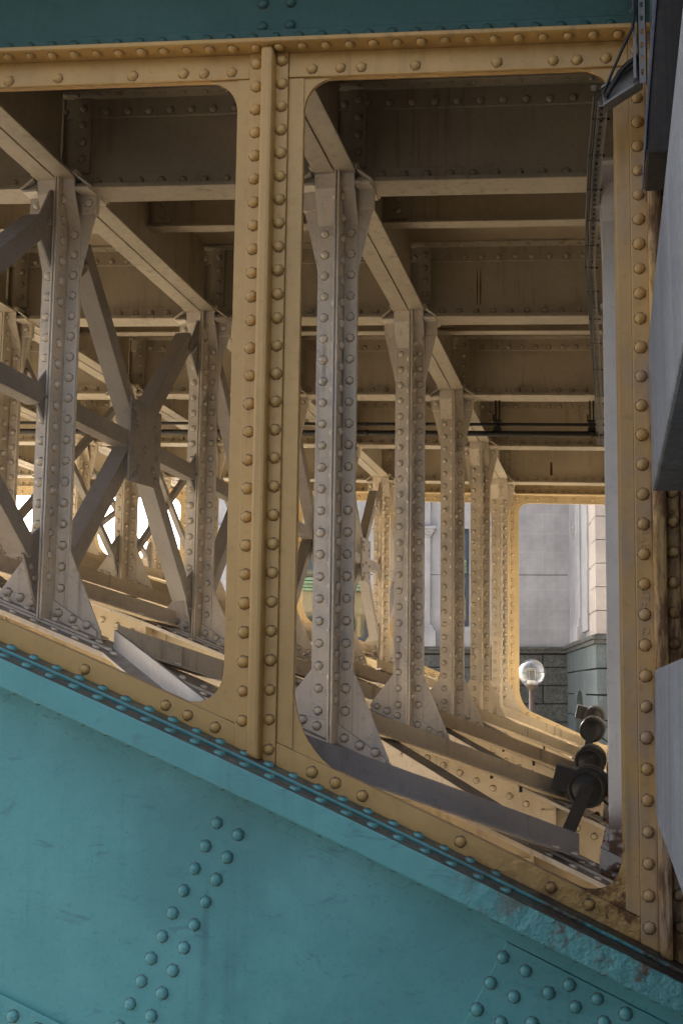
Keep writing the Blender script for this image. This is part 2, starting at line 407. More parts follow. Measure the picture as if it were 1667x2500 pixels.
ORD = ['', 'first', 'second', 'third', 'fourth', 'fifth', 'sixth']
def rib_inner(k):
    y = Y[k]; x0, x1 = -7.2, .34
    lab = {1: 'pale inner arch rib with whitish edge, first one behind the teal front rib',
           2: 'tan inner arch rib, second one behind the teal front rib, two floodlights back',
           3: 'tan inner arch rib, third one behind the teal front rib', 4: 'yellow lit inner arch rib, fourth one behind the teal front rib',
           5: 'bright yellow inner arch rib, next to last before the pale stone building', 6: 'farthest arch rib with a rusty top edge, in front of the globe lamp'}[k]
    t = thing('arch_rib', lab, 'arch rib', (0, y, zA(0)), 'arch ribs under the deck')
    def part(name, fn, mat='rib', bevel=0):
        b = MB(); fn(b); o = b.build(name, M[mat], t, bevel); o.location = (0, -y, -zA(0)); return o
    part('web', lambda b: b.arch(x0, x1, -.78, -.02, y-.006, y+.006))
    part('top_flange', lambda b: b.arch(x0, x1, -.022, 0, y-.19, y+.19), 'cream' if k < 3 else 'rib', .003)
    def cover(b):
        b.arch(x0, x1, 0, .010, y-.092, y+.092)
    part('cover_plate', cover, 'cream' if k < 3 else 'rib')
    def ang(b):
        b.arch(x0, x1, -.175, -.022, y-.018, y-.006)
        b.arch(x0, x1, -.78, -.70, y-.12, y+.12)
        x = x0+.1
        while x < x1:
            if x > -4.2 or k > 3: b.dome((x, y-.018, zA(x)-.1), (0, -1, 0), .0168, .0135, 10, 3)
            x += .0886
    part('flange_angle', ang)
    for xs_ in (-.30, -1.35, -2.55, -3.75):
        def stf(b, x=xs_):
            b.box(x-.006, x+.006, y-.12, y-.018, zA(x)-.70, zA(x)-.022)
            b.box(x+.006, x+.085, y-.030, y-.018, zA(x)-.70, zA(x)-.06)
            b.box(x-.085, x-.006, y-.030, y-.018, zA(x)-.70, zA(x)-.06)
        part('web_stiffener', stf)
    def heads(b):
        d = -.4673
        x = x0+.1
        while x < x1-.05:
            nn = Vector((.45, 0, 1))
            if x > -3.2 or k > 2:
                b.dome((x, y-.045, zA(x)+.009), nn, .0168, .0135, 10, 3); b.dome((x+.04, y-.148, zA(x+.04)-.001), nn, .0168, .0135, 10, 3)
            x += .0886
    o = part('rivet_rows', heads, 'cream' if k < 3 else 'rib'); o['kind'] = 'stuff'
    return t
rib_front()
for k in range(1, 7): rib_inner(k)

# ------------------------------------------------------------------ spandrel frame (front and far faces of the bridge)
FC = [.146, -1.094, -2.294, -3.494, -4.694, -5.894, -7.094]     # column lines of the outer frames
def spandrel(y, s, ncol, lab, mats, fine):
    """plate frame with rounded openings; s=-1: outside faces -Y"""
    t = thing('spandrel_frame', lab, 'steel frame', (FC[1], y, zA(FC[1])), 'outer spandrel frames')
    loc = (-FC[1], -y, -zA(FC[1]))
    def part(name, fn, mat, bevel=.002):
        b = MB(); fn(b); o = b.build(name, M[mat], t, bevel if fine else 0); o.location = loc; return o
    zt = 1.968; ztop = 2.053
    fo, fi = y, y+.012                              # plate
    def plate(b):
        for i in range(ncol-1):
            cr, cl = FC[i], FC[i+1]
            xr = cr-.121 if i == 0 else cr-.114; xl = cl+.113
            if i == 0: xr = .025
            top = lambda x: gz(zt, x)
            bot = lambda x: zA(x)+.079
            loop = []; outer = []
            def seg(inn, out):
                loop.extend(inn); outer.extend(out)
            n = 16
            tr = min(.105, (top(xr)-bot(xr))*.3); br = min(.17, (top(xr)-bot(xr))*.35); bl = min(.175, (top(xl)-bot(xl))*.35)
            # top edge left->right
            xs = [xl+tr+(xr-xl-2*tr)*j/n for j in range(n+1)]
            seg([(x, top(x)) for x in xs], [(x, gz(ztop, x)) for x in xs])
            c = bez((xr-tr, top(xr-tr)), (xr-.012, top(xr)-.012), (xr, top(xr)-tr), 8)
            seg(c[1:], [(xr-tr+tr*j/4, gz(ztop, xr)) for j in range(1, 4)]+[(cr, gz(ztop, cr))]+[(cr, gz(zt, cr)-tr*j/4) for j in range(1, 5)])
            zs0, zs1 = top(xr)-tr, bot(xr)+br
            zs = [zs0+(zs1-zs0)*j/n for j in range(n+1)]
            seg([(xr, z) for z in zs[1:]], [(cr, z) for z in zs[1:]])
            c = bez((xr, bot(xr)+br), (xr-.004, bot(xr)+.03), (xr-br*.8, bot(xr-br*.8)), 8)
            seg(c[1:], [(cr, bot(cr)+br*(1-j/4)) for j in range(1, 4)]+[(cr, zA(cr)+.012)]+[(cr-(cr-xr+br*.8)*j/4, zA(cr-(cr-xr+br*.8)*j/4)+.012) for j in range(1, 5)])
            xs = [xr-br*.8-(xr-xl-br*.8-bl*.85)*j/n for j in range(n+1)]
            seg([(x, bot(x)) for x in xs[1:]], [(x, zA(x)+.012) for x in xs[1:]])
            c = bez((xl+bl*.85, bot(xl+bl*.85)), (xl+.02, bot(xl)+.005), (xl, bot(xl)+bl), 8)
            xo = xl+bl*.85
            seg(c[1:], [(xo+(cl-xo)*j/4, zA(xo+(cl-xo)*j/4)+.012) for j in range(1, 4)]+[(cl, zA(cl)+.012)]+[(cl, zA(cl)+.012+(bot(xl)+bl-zA(cl)-.012)*j/4) for j in range(1, 5)])
            zs0, zs1 = bot(xl)+bl, top(xl)-tr
            zs = [zs0+(zs1-zs0)*j/n for j in range(n+1)]
            seg([(xl, z) for z in zs[1:]], [(cl, z) for z in zs[1:]])
            c = bez((xl, top(xl)-tr), (xl+.012, top(xl)-.012), (xl+tr, top(xl+tr)), 8)
            seg(c[1:], [(cl, top(cl)-tr+(tr)*j/4) for j in range(1, 4)]+[(cl, gz(ztop, cl))]+[(cl+(xl+tr-cl)*j/4, gz(ztop, cl)) for j in range(1, 5)])
            N = len(loop)
            vs = [(x, fo, z) for x, z in loop]+[(x, fo, z) for x, z in outer]+[(x, fi, z) for x, z in loop]+[(x, fi, z) for x, z in outer]
            fs = []
            for j in range(N-1):
                k = j+1
                fs += [(j, k, k+N, j+N), (j+2*N, j+3*N, k+3*N, k+2*N), (j, j+2*N, k+2*N, k)]
            b.add(vs, fs)
        b.prism([(FC[0], zA(FC[0])+.012), (.30, zA(.30)+.012), (.30, gz(ztop, .3)), (FC[0], gz(ztop, FC[0]))], fo, fi)
    part('web_plate', plate, mats[0], 0)
    sides = [(-1, fo), (1, fi)]
    def chord(b):
        for sg, yy in sides:
            for i in range(ncol-1):
                xa, xb = FC[i+1]+.062, FC[i]-.072
                a, c = sorted((yy, yy+sg*.010))
                b.arch(xa, xb, .012, .083, a, c)
    part('bottom_angle', chord, mats[0], .002)
    def topang(b):
        for sg, yy in sides:
            for i in range(ncol-1):
                xa, xb = FC[i+1]+.062, FC[i]-.072
                a, c = sorted((yy, yy+sg*.010)); b.gbox(xa, xb, a, c, zt, ztop)
    part('top_angle', topang, mats[0], .003)
    for i in range(ncol):
        c = FC[i]; mt = mats[1] if i == 0 else mats[0]
        zb = lambda x: zA(x)+.012
        def strips(b):
            for sg, yy in sides:
                a, d = sorted((yy, yy+sg*.016))
                for xa, xb in ((c-.071, c-.018), (c+.020, c+.061)):
                    b.prism([(xa, zb(xa)), (xb, zb(xb)), (xb, gz(ztop, xb)), (xa, gz(ztop, xa))], a, d)
        part('column_angle', strips, mt, .003)
        def pl(b):
            for sg, yy in sides:
                a, d = sorted((yy, yy+sg*.005))
                for xa, xb in ((c-.113, c-.072), (c+.062, c+.112)):
                    b.prism([(xa, zA(xa)+.085), (xb, zA(xb)+.085), (xb, gz(zt-.002, xb)), (xa, gz(zt-.002, xa))], a, d)
        part('column_plate', pl, mt, .001)
        def bar(b):
            for sg, yy in sides:
                a, d = sorted((yy+sg*.0005, yy+sg*.060))
                b.prism([(c-.019, zb(c-.019)), (c+.021, zb(c+.021)), (c+.021, gz(ztop, c)-.002), (c-.019, gz(ztop, c)-.002)], a, d)
        part('stiffener_bar', bar, mt, .011 if fine else 0)
    # rivets
    if fine:
        near = []; far = []
        for i in range(3):
            c = FC[i]; mt = mats[1] if i == 0 else mats[0]
            z = gz(2.016, c); 
            pit = .0795
            jl = 0
            while z > zA(c)+.03:
                for dx in (-.046, .041):
                    if z > zA(c+dx)+.035: (near if i < 2 else far).append(((c+dx, fo-.016, z+(.004 if dx > 0 else 0)), (0, -1, 0), mt))
                z -= pit+.012*(1 if z < 1.2 else 0)
        for q in [(-2.015, 2.065), (-1.837, 2.062), (-1.572, 2.051), (-1.394, 2.046), (-1.323, 2.041), (-1.227, 2.039), (-.953, 2.031), (-.858, 2.028), (-.788, 2.025), (-.609, 2.018), (-.343, 2.008), (-.162, 2.001), (-.087, 1.998), (.005, 1.997)]:
            near.append(((q[0], fo-.010, q[1]-.002), (0, -1, 0), mats[0]))
        for q in [(-1.664, .061), (-1.392, -.052), (-1.319, -.083), (-1.229, -.12), (-.917, -.255), (-.843, -.287), (-.758, -.325), (-.457, -.457), (-.186, -.585), (-.075, -.632)]:
            near.append(((q[0], fo-.010, q[1]), (0, -1, 0), mats[0]))
        for q, nn, mt in near[:112]: rivet(t, (q[0]+loc[0], q[1]+loc[1], q[2]+loc[2]), nn, mt, .0172, .0150)
        b = MB()
        for q, nn, mt in near[112:]+far: b.dome(q, nn)
        o = b.build('rivet_rows', M[mats[0]], t); o.location = loc; o['kind'] = 'stuff'
    else:
        b = MB()
        for i in range(ncol):
            c = FC[i]; z = gz(2.016, c)
            while z > zA(c)+.05:
                for dx in (-.046, .041): b.dome((c+dx, fo-.016, z), (0, -1, 0), .0168, .0135, 10, 3)
                z -= .0886
        x = -7
        while x < .1:
            if min(abs(x-c) for c in FC) > .08:
                b.dome((x, fo-.010, gz(2.012, x)), (0, -1, 0), .0168, .0135, 10, 3)
            if min(abs(x-c) for c in FC) > .08: b.dome((x, fo-.010, zA(x)+.045), (0, -1, 0), .0168, .0135, 10, 3)
            x += random.choice((.07, .09, .2, .11))
        o = b.build('rivet_rows', M[mats[0]], t); o.location = loc; o['kind'] = 'stuff'
    # rolled mark on the end post
    if fine:
        def text(s_, z):
            cu = bpy.data.curves.new('rolled_mark', 'FONT'); cu.body = s_; cu.size = .034; cu.extrude = .0012; cu.bevel_depth = .0006
            cu.align_x = 'CENTER'; cu.align_y = 'CENTER'; cu.space_character = 1.15
            o = bpy.data.objects.new('rolled_mark', cu); COL.objects.link(o)
            dg = bpy.context.evaluated_depsgraph_get(); me = bpy.data.meshes.new_from_object(o.evaluated_get(dg)); bpy.data.objects.remove(o)
            me.materials.clear(); me.materials.append(M[mats[1]])
            q = bpy.data.objects.new('rolled_mark', me); COL.objects.link(q); q.parent = t
            q.matrix_local = Matrix.Translation((.100+loc[0], y-.0165+loc[1], z+loc[2])) @ Matrix.Rotation(R(90), 4, 'X') @ Matrix.Rotation(R(-90), 4, 'Z')
        zz = [gz(2.016, .146)]
        text('NAE', .455); text('STE', .272); text('C', .175)
    return t
spandrel(Y[0], -1, 4, 'ochre riveted front frame with rounded openings above the teal arch', ('ochre', 'ochre_post'), True)
spandrel(Y[6], -1, 7, 'bright ochre far frame with rounded openings, in front of the pale building', ('ochre_in', 'ochre_in'), False)

# ------------------------------------------------------------------ outer plate girders over the frames
def girder(k, lab, mat, under, sg):
    y = Y[k]; t = thing('plate_girder', lab, 'girder', (0, y, 2.07), 'outer plate girders')
    L = (0, -y, -2.07); x0, x1 = -7.3, .34
    def part(name, fn, mt, bevel=.002):
        b = MB(); fn(b); o = b.build(name, M[mt], t, bevel); o.location = L; return o
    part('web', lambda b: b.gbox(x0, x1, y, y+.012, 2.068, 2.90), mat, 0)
    part('bottom_flange', lambda b: b.gbox(x0, x1, y-.078, y+.09, 2.053, 2.068), under, .004)
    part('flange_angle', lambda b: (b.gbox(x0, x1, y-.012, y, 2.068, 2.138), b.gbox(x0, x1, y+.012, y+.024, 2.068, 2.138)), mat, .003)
    if k == 0:
        x = -2.1
        while x < .1:
            rivet(t, (x, -.012, gz(2.106, x)-2.07), (0, -1, 0), mat, .0175, .015); x += .0785
        x = -2.075
        while x < .1:
            rivet(t, (x, -.046, gz(2.053, x)-2.07), (0, 0, -1), under, .0165, .014); x += .0785
        for z in (2.155, 2.235, 2.31):
            for x in (-1.128, -1.033, .095): rivet(t, (x, 0, gz(z, x)-2.07), (0, -1, 0), mat, .0175, .015)
        b = MB(); x = -2.06
        while x < .1:
            b.dome((x, y-.046, gz(2.068, x)), (0, 0, 1), .0165, .014); x += .0785
        o = b.build('rivet_rows', M[mat], t); o.location = L; o['kind'] = 'stuff'
    else:
        b = MB(); x = x0
        while x < x1:
            b.dome((x, y-.012, gz(2.106, x)), (0, -1, 0), .0168, .0135, 10, 3); x += .085
        o = b.build('rivet_rows', M[mat], t); o.location = L; o['kind'] = 'stuff'
girder(0, 'shaded teal plate girder along the top above the ochre front frame', 'teal_top_shaded', 'ochre', -1)
girder(6, 'ochre plate girder over the farthest frame, seen below the deck', 'ochre_in', 'ochre_in', 1)

# ------------------------------------------------------------------ deck
b = MB(); b.gbox(-7.3, .6, Y[0]+.03, Y[6]-.01, 2.447, 2.75)
dk = b.build('bridge_deck', M['slab']); tag(dk, 'dark underside of the bridge deck resting on the floor beams', 'bridge deck')
b = MB(); b.gbox(-7.3, 1.6, Y[0]-.7, Y[0]-.002, 2.62, 2.86); b.gbox(-7.3, 1.6, Y[6]+.02, Y[6]+.6, 3.06, 3.25)  # unseen overhangs; the front one added to shade the girder top
ov = b.build('unseen_overhang', M['slab'], dk)

# ------------------------------------------------------------------ floor beams, cross beams, stringers
where = ['', 'just behind the ochre front frame', 'second from the front', 'third from the front, in front of the black pipes', 'fourth from the front, behind the black pipes', 'fifth from the front, brightest and rust streaked']
for k in range(1, 6):
    y = Y[k]; t = thing('floor_beam', 'tan riveted deck beam running crosswise, '+where[k], 'floor beam', (0, y, 2.02), 'deck floor beams')
    L = (0, -y, -2.02); mt = 'tan'; x0, x1 = -7.2, .34
    def part(name, fn, bevel=0):
        b = MB(); fn(b); o = b.build(name, M[mt], t, bevel); o.location = L; return o
    part('web', lambda b: b.gbox(x0, x1, y-.006, y+.006, 2.04, 2.446))
    part('bottom_flange', lambda b: (b.gbox(x0, x1, y-.068, y+.068, 2.015, 2.027), b.gbox(x0, x1, y-.06, y+.06, 2.027, 2.040)), .002)
    part('flange_angle', lambda b: (b.gbox(x0, x1, y-.018, y-.006, 2.04, 2.098), b.gbox(x0, x1, y-.018, y-.006, 2.352, 2.446), b.gbox(x0, x1, y-.085, y-.018, 2.434, 2.446)), .002)
    def conn(b):
        for m in (mm,):
            c = xc(m)+.018
            for sx in (-1, 1):
                a, d = sorted((c+sx*.022, c+sx*.10)); b.gbox(a, d, y-.030, y-.018, 2.10, 2.435)
            z = 2.16
            while z < 2.42:
                for sx in (-1, 1): b.dome((c+sx*.066, y-.030, gz(z, c)), (0, -1, 0), .0165, .0135, 10, 3)
                z += .075
    for mm in range(1, 7): part('connection_angle', conn)
    def heads(b):
        x = x0+.05
        while x < x1:
            b.dome((x, y-.018, gz(2.066, x)), (0, -1, 0), .0165, .0135, 12, 3)
            b.dome((x+.03, y-.018, gz(2.376, x)), (0, -1, 0), .0165, .0135, 12, 3)
            b.dome((x+.01, y-.055, gz(2.434, x)), (0, 0, -1), .012, .009, 8, 2)
            x += .0945
    o = part('rivet_rows', heads); o['kind'] = 'stuff'
    mt = 'rust'
    for xa, xb, za, zb in {5: [(-.588, -.565, 2.045, 2.255), (-.555, -.549, 2.06, 2.13)], 2: [(-.722, -.718, 2.135, 2.345), (-.704, -.699, 2.135, 2.345)], 4: [(-.86, -.855, 2.1, 2.17)]}.get(k, []):
        part('rust_streak', lambda b: b.prism([(xa, za), ((xa+xb)/2, za-.004), (xb, za), (xb+.002, (za+zb)/2), (xb-.001, zb), (xa+.002, zb), (xa-.001, (za+zb)/2)], y-.0085, y-.0061))
for k in range(1, 6):
    y = (Y[k]+Y[k+1])/2 if k < 5 else (Y[5]+Y[6])/2
    t = thing('cross_beam', 'shallow tan beam midway between the deck beams, '+ORD[k]+' one back', 'cross beam', (0, y, 2.22), 'shallow intermediate deck beams')
    b = MB(); b.gbox(-7.2, .34, y-.005, y+.005, 2.227, 2.446); o = b.build('web', M['tan'], t); o.location = (0, -y, -2.22)
    b = MB(); b.gbox(-7.2, .34, y-.036, y+.036, 2.215, 2.227); o = b.build('bottom_flange', M['tan'], t, .002); o.location = (0, -y, -2.22)
    for m in range(1, 6):
        c = xc(m)+.018; b = MB()
        b.gbox(c+.022, c+.11, y-.02, y-.005, 2.24, 2.44)
        for z in (2.28, 2.34, 2.40): b.dome((c+.07, y-.02, gz(z, c)), (0, -1, 0), .016, .013, 10, 3)
        o = b.build('connection_angle', M['tan'], t); o.location = (0, -y, -2.22)
LINE = ['', 'first line from the pier', 'second line from the pier', 'third line from the pier', 'fourth line from the pier', 'fifth line from the pier']
bay = ['reaching the front frame', 'from first to second deck beam', 'from second to third deck beam', 'from third to fourth deck beam', 'from fourth to fifth deck beam', 'reaching the far frame']
for m in range(1, 6):
    c = xc(m)+.004; z0 = gz(2.048, c)
    for k in range(6):
        ya = Y[k]+.02 if k == 0 else Y[k]+.07; yb = Y[k+1]-.07 if k < 5 else Y[6]-.02
        t = thing('stringer', 'tan deck stringer '+bay[k]+', '+['', 'first', 'second', 'third', 'fourth', 'fifth'][m]+' line from the stone pier', 'stringer', (c, ya, z0), 'deck stringers')
        b = MB(); b.box(-.085, -.004, 0, yb-ya, 0, .013); b.box(.004, .085, 0, yb-ya, 0, .013); b.build('bottom_flange', M['tan'], t, .002)
        b = MB(); b.box(-.006, .006, 0, yb-ya, .013, .398); b.build('web', M['tan'], t)
        b = MB(); b.box(.006, .018, 0, yb-ya, .013, .085); b.box(-.018, -.006, 0, yb-ya, .013, .085)
        b.box(.006, .018, .0, .09, .09, .39)
        n_ = int((yb-ya)/.0886)
        for i in range(n_): b.dome((.018, .04+i*.0886, .048), (1, 0, 0), .0165, .0135, 10, 3)
        for i in range(4): b.dome((.018, .05, .12+i*.075), (1, 0, 0), .0165, .0135, 10, 3)
        b.build('flange_angle', M['tan'], t)

# ------------------------------------------------------------------ interior columns
def column_meshes(m, mat, loose):
    """meshes of one column of line m, in coordinates relative to (xc, frame y, 0); returns parts and the loose rivet heads"""
    X = xc(m); zc = gz(2.058, X); A = lambda dx: zA(X+dx); P = {}; heads = []
    b = MB()
    zt_ = zc-.20
    for xa, xb in ((-.083, .006), (.029, .083)):
        for sg in (-1, 1):
            p = []
            for z, yy in ((None, .012), (zt_, .012), (zc-.07, .075), (zc, .082)):
                za, zb = (A(xa)+.010, A(xb)+.010) if z is None else (z, z)
                p.append([(xa, sg*yy, za), (xb, sg*yy, zb), (xb, sg*(yy-.011), zb), (xa, sg*(yy-.011), za)])
            vs = [q for r_ in p for q in r_]; fs = [(0, 1, 2, 3), (12, 13, 14, 15)]
            for i in range(3):
                for j in range(4):
                    fs.append((i*4+j, i*4+(j+1) % 4, i*4+4+(j+1) % 4, i*4+4+j))
            b.add(vs, fs)
    P['flange_legs'] = b
    b = MB()
    for sg in (-1, 1):
        for xa, xb, d in ((.007, .0150, .107), (.0158, .0195, .100), (.0203, .028, .107)):
            a, e = sorted((sg*.0005, sg*d))
            b.prism([(xa, A(xa)+.011), (xb, A(xb)+.011), (xb, zc), (xa, zc)], a, e)
    P['spine'] = b
    b = MB()
    lf = -.12 if m == 0 else -.21
    gp = [(lf, A(lf)+.011), (.23, A(.23)+.011), (.23, A(.23)+.045), (.08, A(0)+.305), (-.08, A(0)+.305), (lf, A(lf)+.05)]
    b.prism(gp, -.0008, .0008) if False else b.prism(gp, -.0055, .0055)
    P['base_gusset'] = b
    b = MB()
    for sg in (-1, 1):
        a, e = sorted((sg*.0056, sg*.0235))
        for xa, xb in ((lf+.005, .0065), (.0285, .222)):
            b.prism([(xa, A(xa)+.012), (xb, A(xb)+.012), (xb, A(xb)+.098-max(0, xb-.17)*1.0), (xa, A(xa)+.098-max(0, -xa-.16)*1.1)], a, e)
        a, e = sorted((sg*.0235, sg*.088))
        l2 = lf+.005
        b.hexa([(l2, a, A(l2)+.012), (.222, a, A(.222)+.012), (.222, e, A(.222)+.012), (l2, e, A(l2)+.012),
                (l2, a, A(l2)+.023), (.222, a, A(.222)+.023), (.222, e, A(.222)+.023), (l2, e, A(l2)+.023)])
    P['base_angle'] = b
    b = MB()
    wl = -.100 if m == 0 else -.152
    b.prism([(-.083, zc-.40), (.083, zc-.40), (.146, zc-.12), (.152, zc-.045), (wl, zc-.045), (wl+.006, zc-.12)], -.005, .005)
    for sx in ((1,) if m == 0 else (-1, 1)):
        for sg in (-1, 1):
            a, e = sorted((sg*.0051, sg*.017)); xa, xb = sorted((sx*.084, sx*.148)); b.box(xa, xb, a, e, zc-.135, zc-.046)
            a, e = sorted((sg*.017, sg*.082)); b.box(xa, xb, a, e, zc-.058, zc-.046)
        xa, xb = sorted((sx*.098, sx*.155))
        zi, zo = zc-.004, zc-.045
        za, zb = (zi, zo) if sx > 0 else (zo, zi)
        b.hexa([(xa, -.09, za-.006), (xb, -.09, zb-.006), (xb, .09, zb-.006), (xa, .09, za-.006), (xa, -.09, za+.004), (xb, -.09, zb+.004), (xb, .09, zb+.004), (xa, .09, za+.004)])
    P['head_bracket'] = b
    b = MB(); b.box(-.097, .097, -.112, .112, zc, zc+.009); b.box(-.103, .103, -.104, .104, zc+.010, zc+.019); P['cap_plate'] = b
    z = A(0)+.135; i = 0
    while z < zc-.08:
        f = max(0, min(1, (z-zt_)/.13))*.063
        for dx in ((.056,) if m == 0 else (-.054, .056)):
            if z > A(dx)+.11 and z < zc-.2: heads.append(((dx, -.012-f, z), (0, -1, 0)))
        for sx, xx in ((1, .028), (-1, .007)):
            if z+.044 > A(0)+.12: heads.append(((xx, -.060-f*.3, z+.044), (sx, 0, 0)))
        z += .0886
    heads = heads
    for dx in (-.168, -.112, -.054, .056, .118, .180)[2 if m == 0 else 0:]: heads.append(((dx, -.0235, A(dx)+.054), (0, -1, 0)))
    for dx in (-.150, -.06, .06, .15): heads.append(((dx, -.058, A(dx)+.023), (.42, 0, 1)))
    for sx in ((1,) if m == 0 else (-1, 1)): heads.append(((sx*.116, -.017, zc-.09), (0, -1, 0)))
    heads.append(((-.05, -.05, zc), (0, 0, -1)))
    back = [((q[0], -q[1], q[2]), (nn[0], -nn[1], nn[2])) for q, nn in heads if abs(nn[1]) > .5]
    return P, heads, back
rowtxt = ['', 'first row behind the ochre front frame', 'second row back', 'third row back', 'fourth row back', 'last inner row before the far frame']
COLLAB = {
 (1, 1): 'whitish riveted steel column nearest the camera, right of the ochre front column', (1, 2): 'pale riveted steel column left of centre with brace plates on its front edge',
 (1, 0): 'bluish white end post with rust specks beside the ochre end post',
 (2, 1): 'grey beige riveted column, second back in the row right of centre', (2, 2): 'beige riveted column just left of the ochre front column',
 (3, 1): 'tan riveted column, third back in the row right of centre', (4, 1): 'ochre tinted riveted column, fourth back in the row right of centre',
 (5, 1): 'yellow lit riveted column, last before the far frame, right of centre'}
for m in range(0, 6):
    proto = {}
    for k in range(1, 6):
        mt = 'cream_post' if (m == 0) else 'cream'
        lab = COLLAB.get((k, m))
        if lab is None:
            lab = ('riveted end post against the pier, ' if m == 0 else 'riveted steel column ')+(('' if m == 0 else LINE[m]+', ')+rowtxt[k])
        t = thing('steel_column', lab, 'column', (xc(m), Y[k], 0), 'riveted columns between arch ribs and deck')
        single = (k == 1 and m in (0, 1, 2)) or (k == 2 and m in (1, 2))
        if not proto:
            P, heads, back = column_meshes(m, mt, True)
            for nme, bb in P.items(): proto[nme] = bb.mesh(nme, M['rusty_foot' if m == 0 and nme.startswith('base') else mt])
            bb = MB()
            for q, nn in back: bb.dome(q, nn, .0165, .0135, 8, 2)
            proto['far_rivet_rows'] = bb.mesh('far_rivet_rows', M[mt])
            bb = MB()
            for q, nn in heads: bb.dome(q, nn, .0168, .0165, 12, 4)
            proto['rivet_rows'] = bb.mesh('rivet_rows', M[mt])
        for nme, me in proto.items():
            if nme == 'rivet_rows' and single: continue
            o = bpy.data.objects.new(nme, me); COL.objects.link(o); o.parent = t
            if 'rivet' in nme: o['kind'] = 'stuff'
            elif k < 3 and nme != 'far_rivet_rows':
                bv = o.modifiers.new('bevel', 'BEVEL'); bv.width = .002; bv.segments = 2; bv.limit_method = 'ANGLE'; bv.angle_limit = R(50)
        if single:
            for q, nn in heads[:100]: rivet(t, q, nn, mt, .0168, .0168)

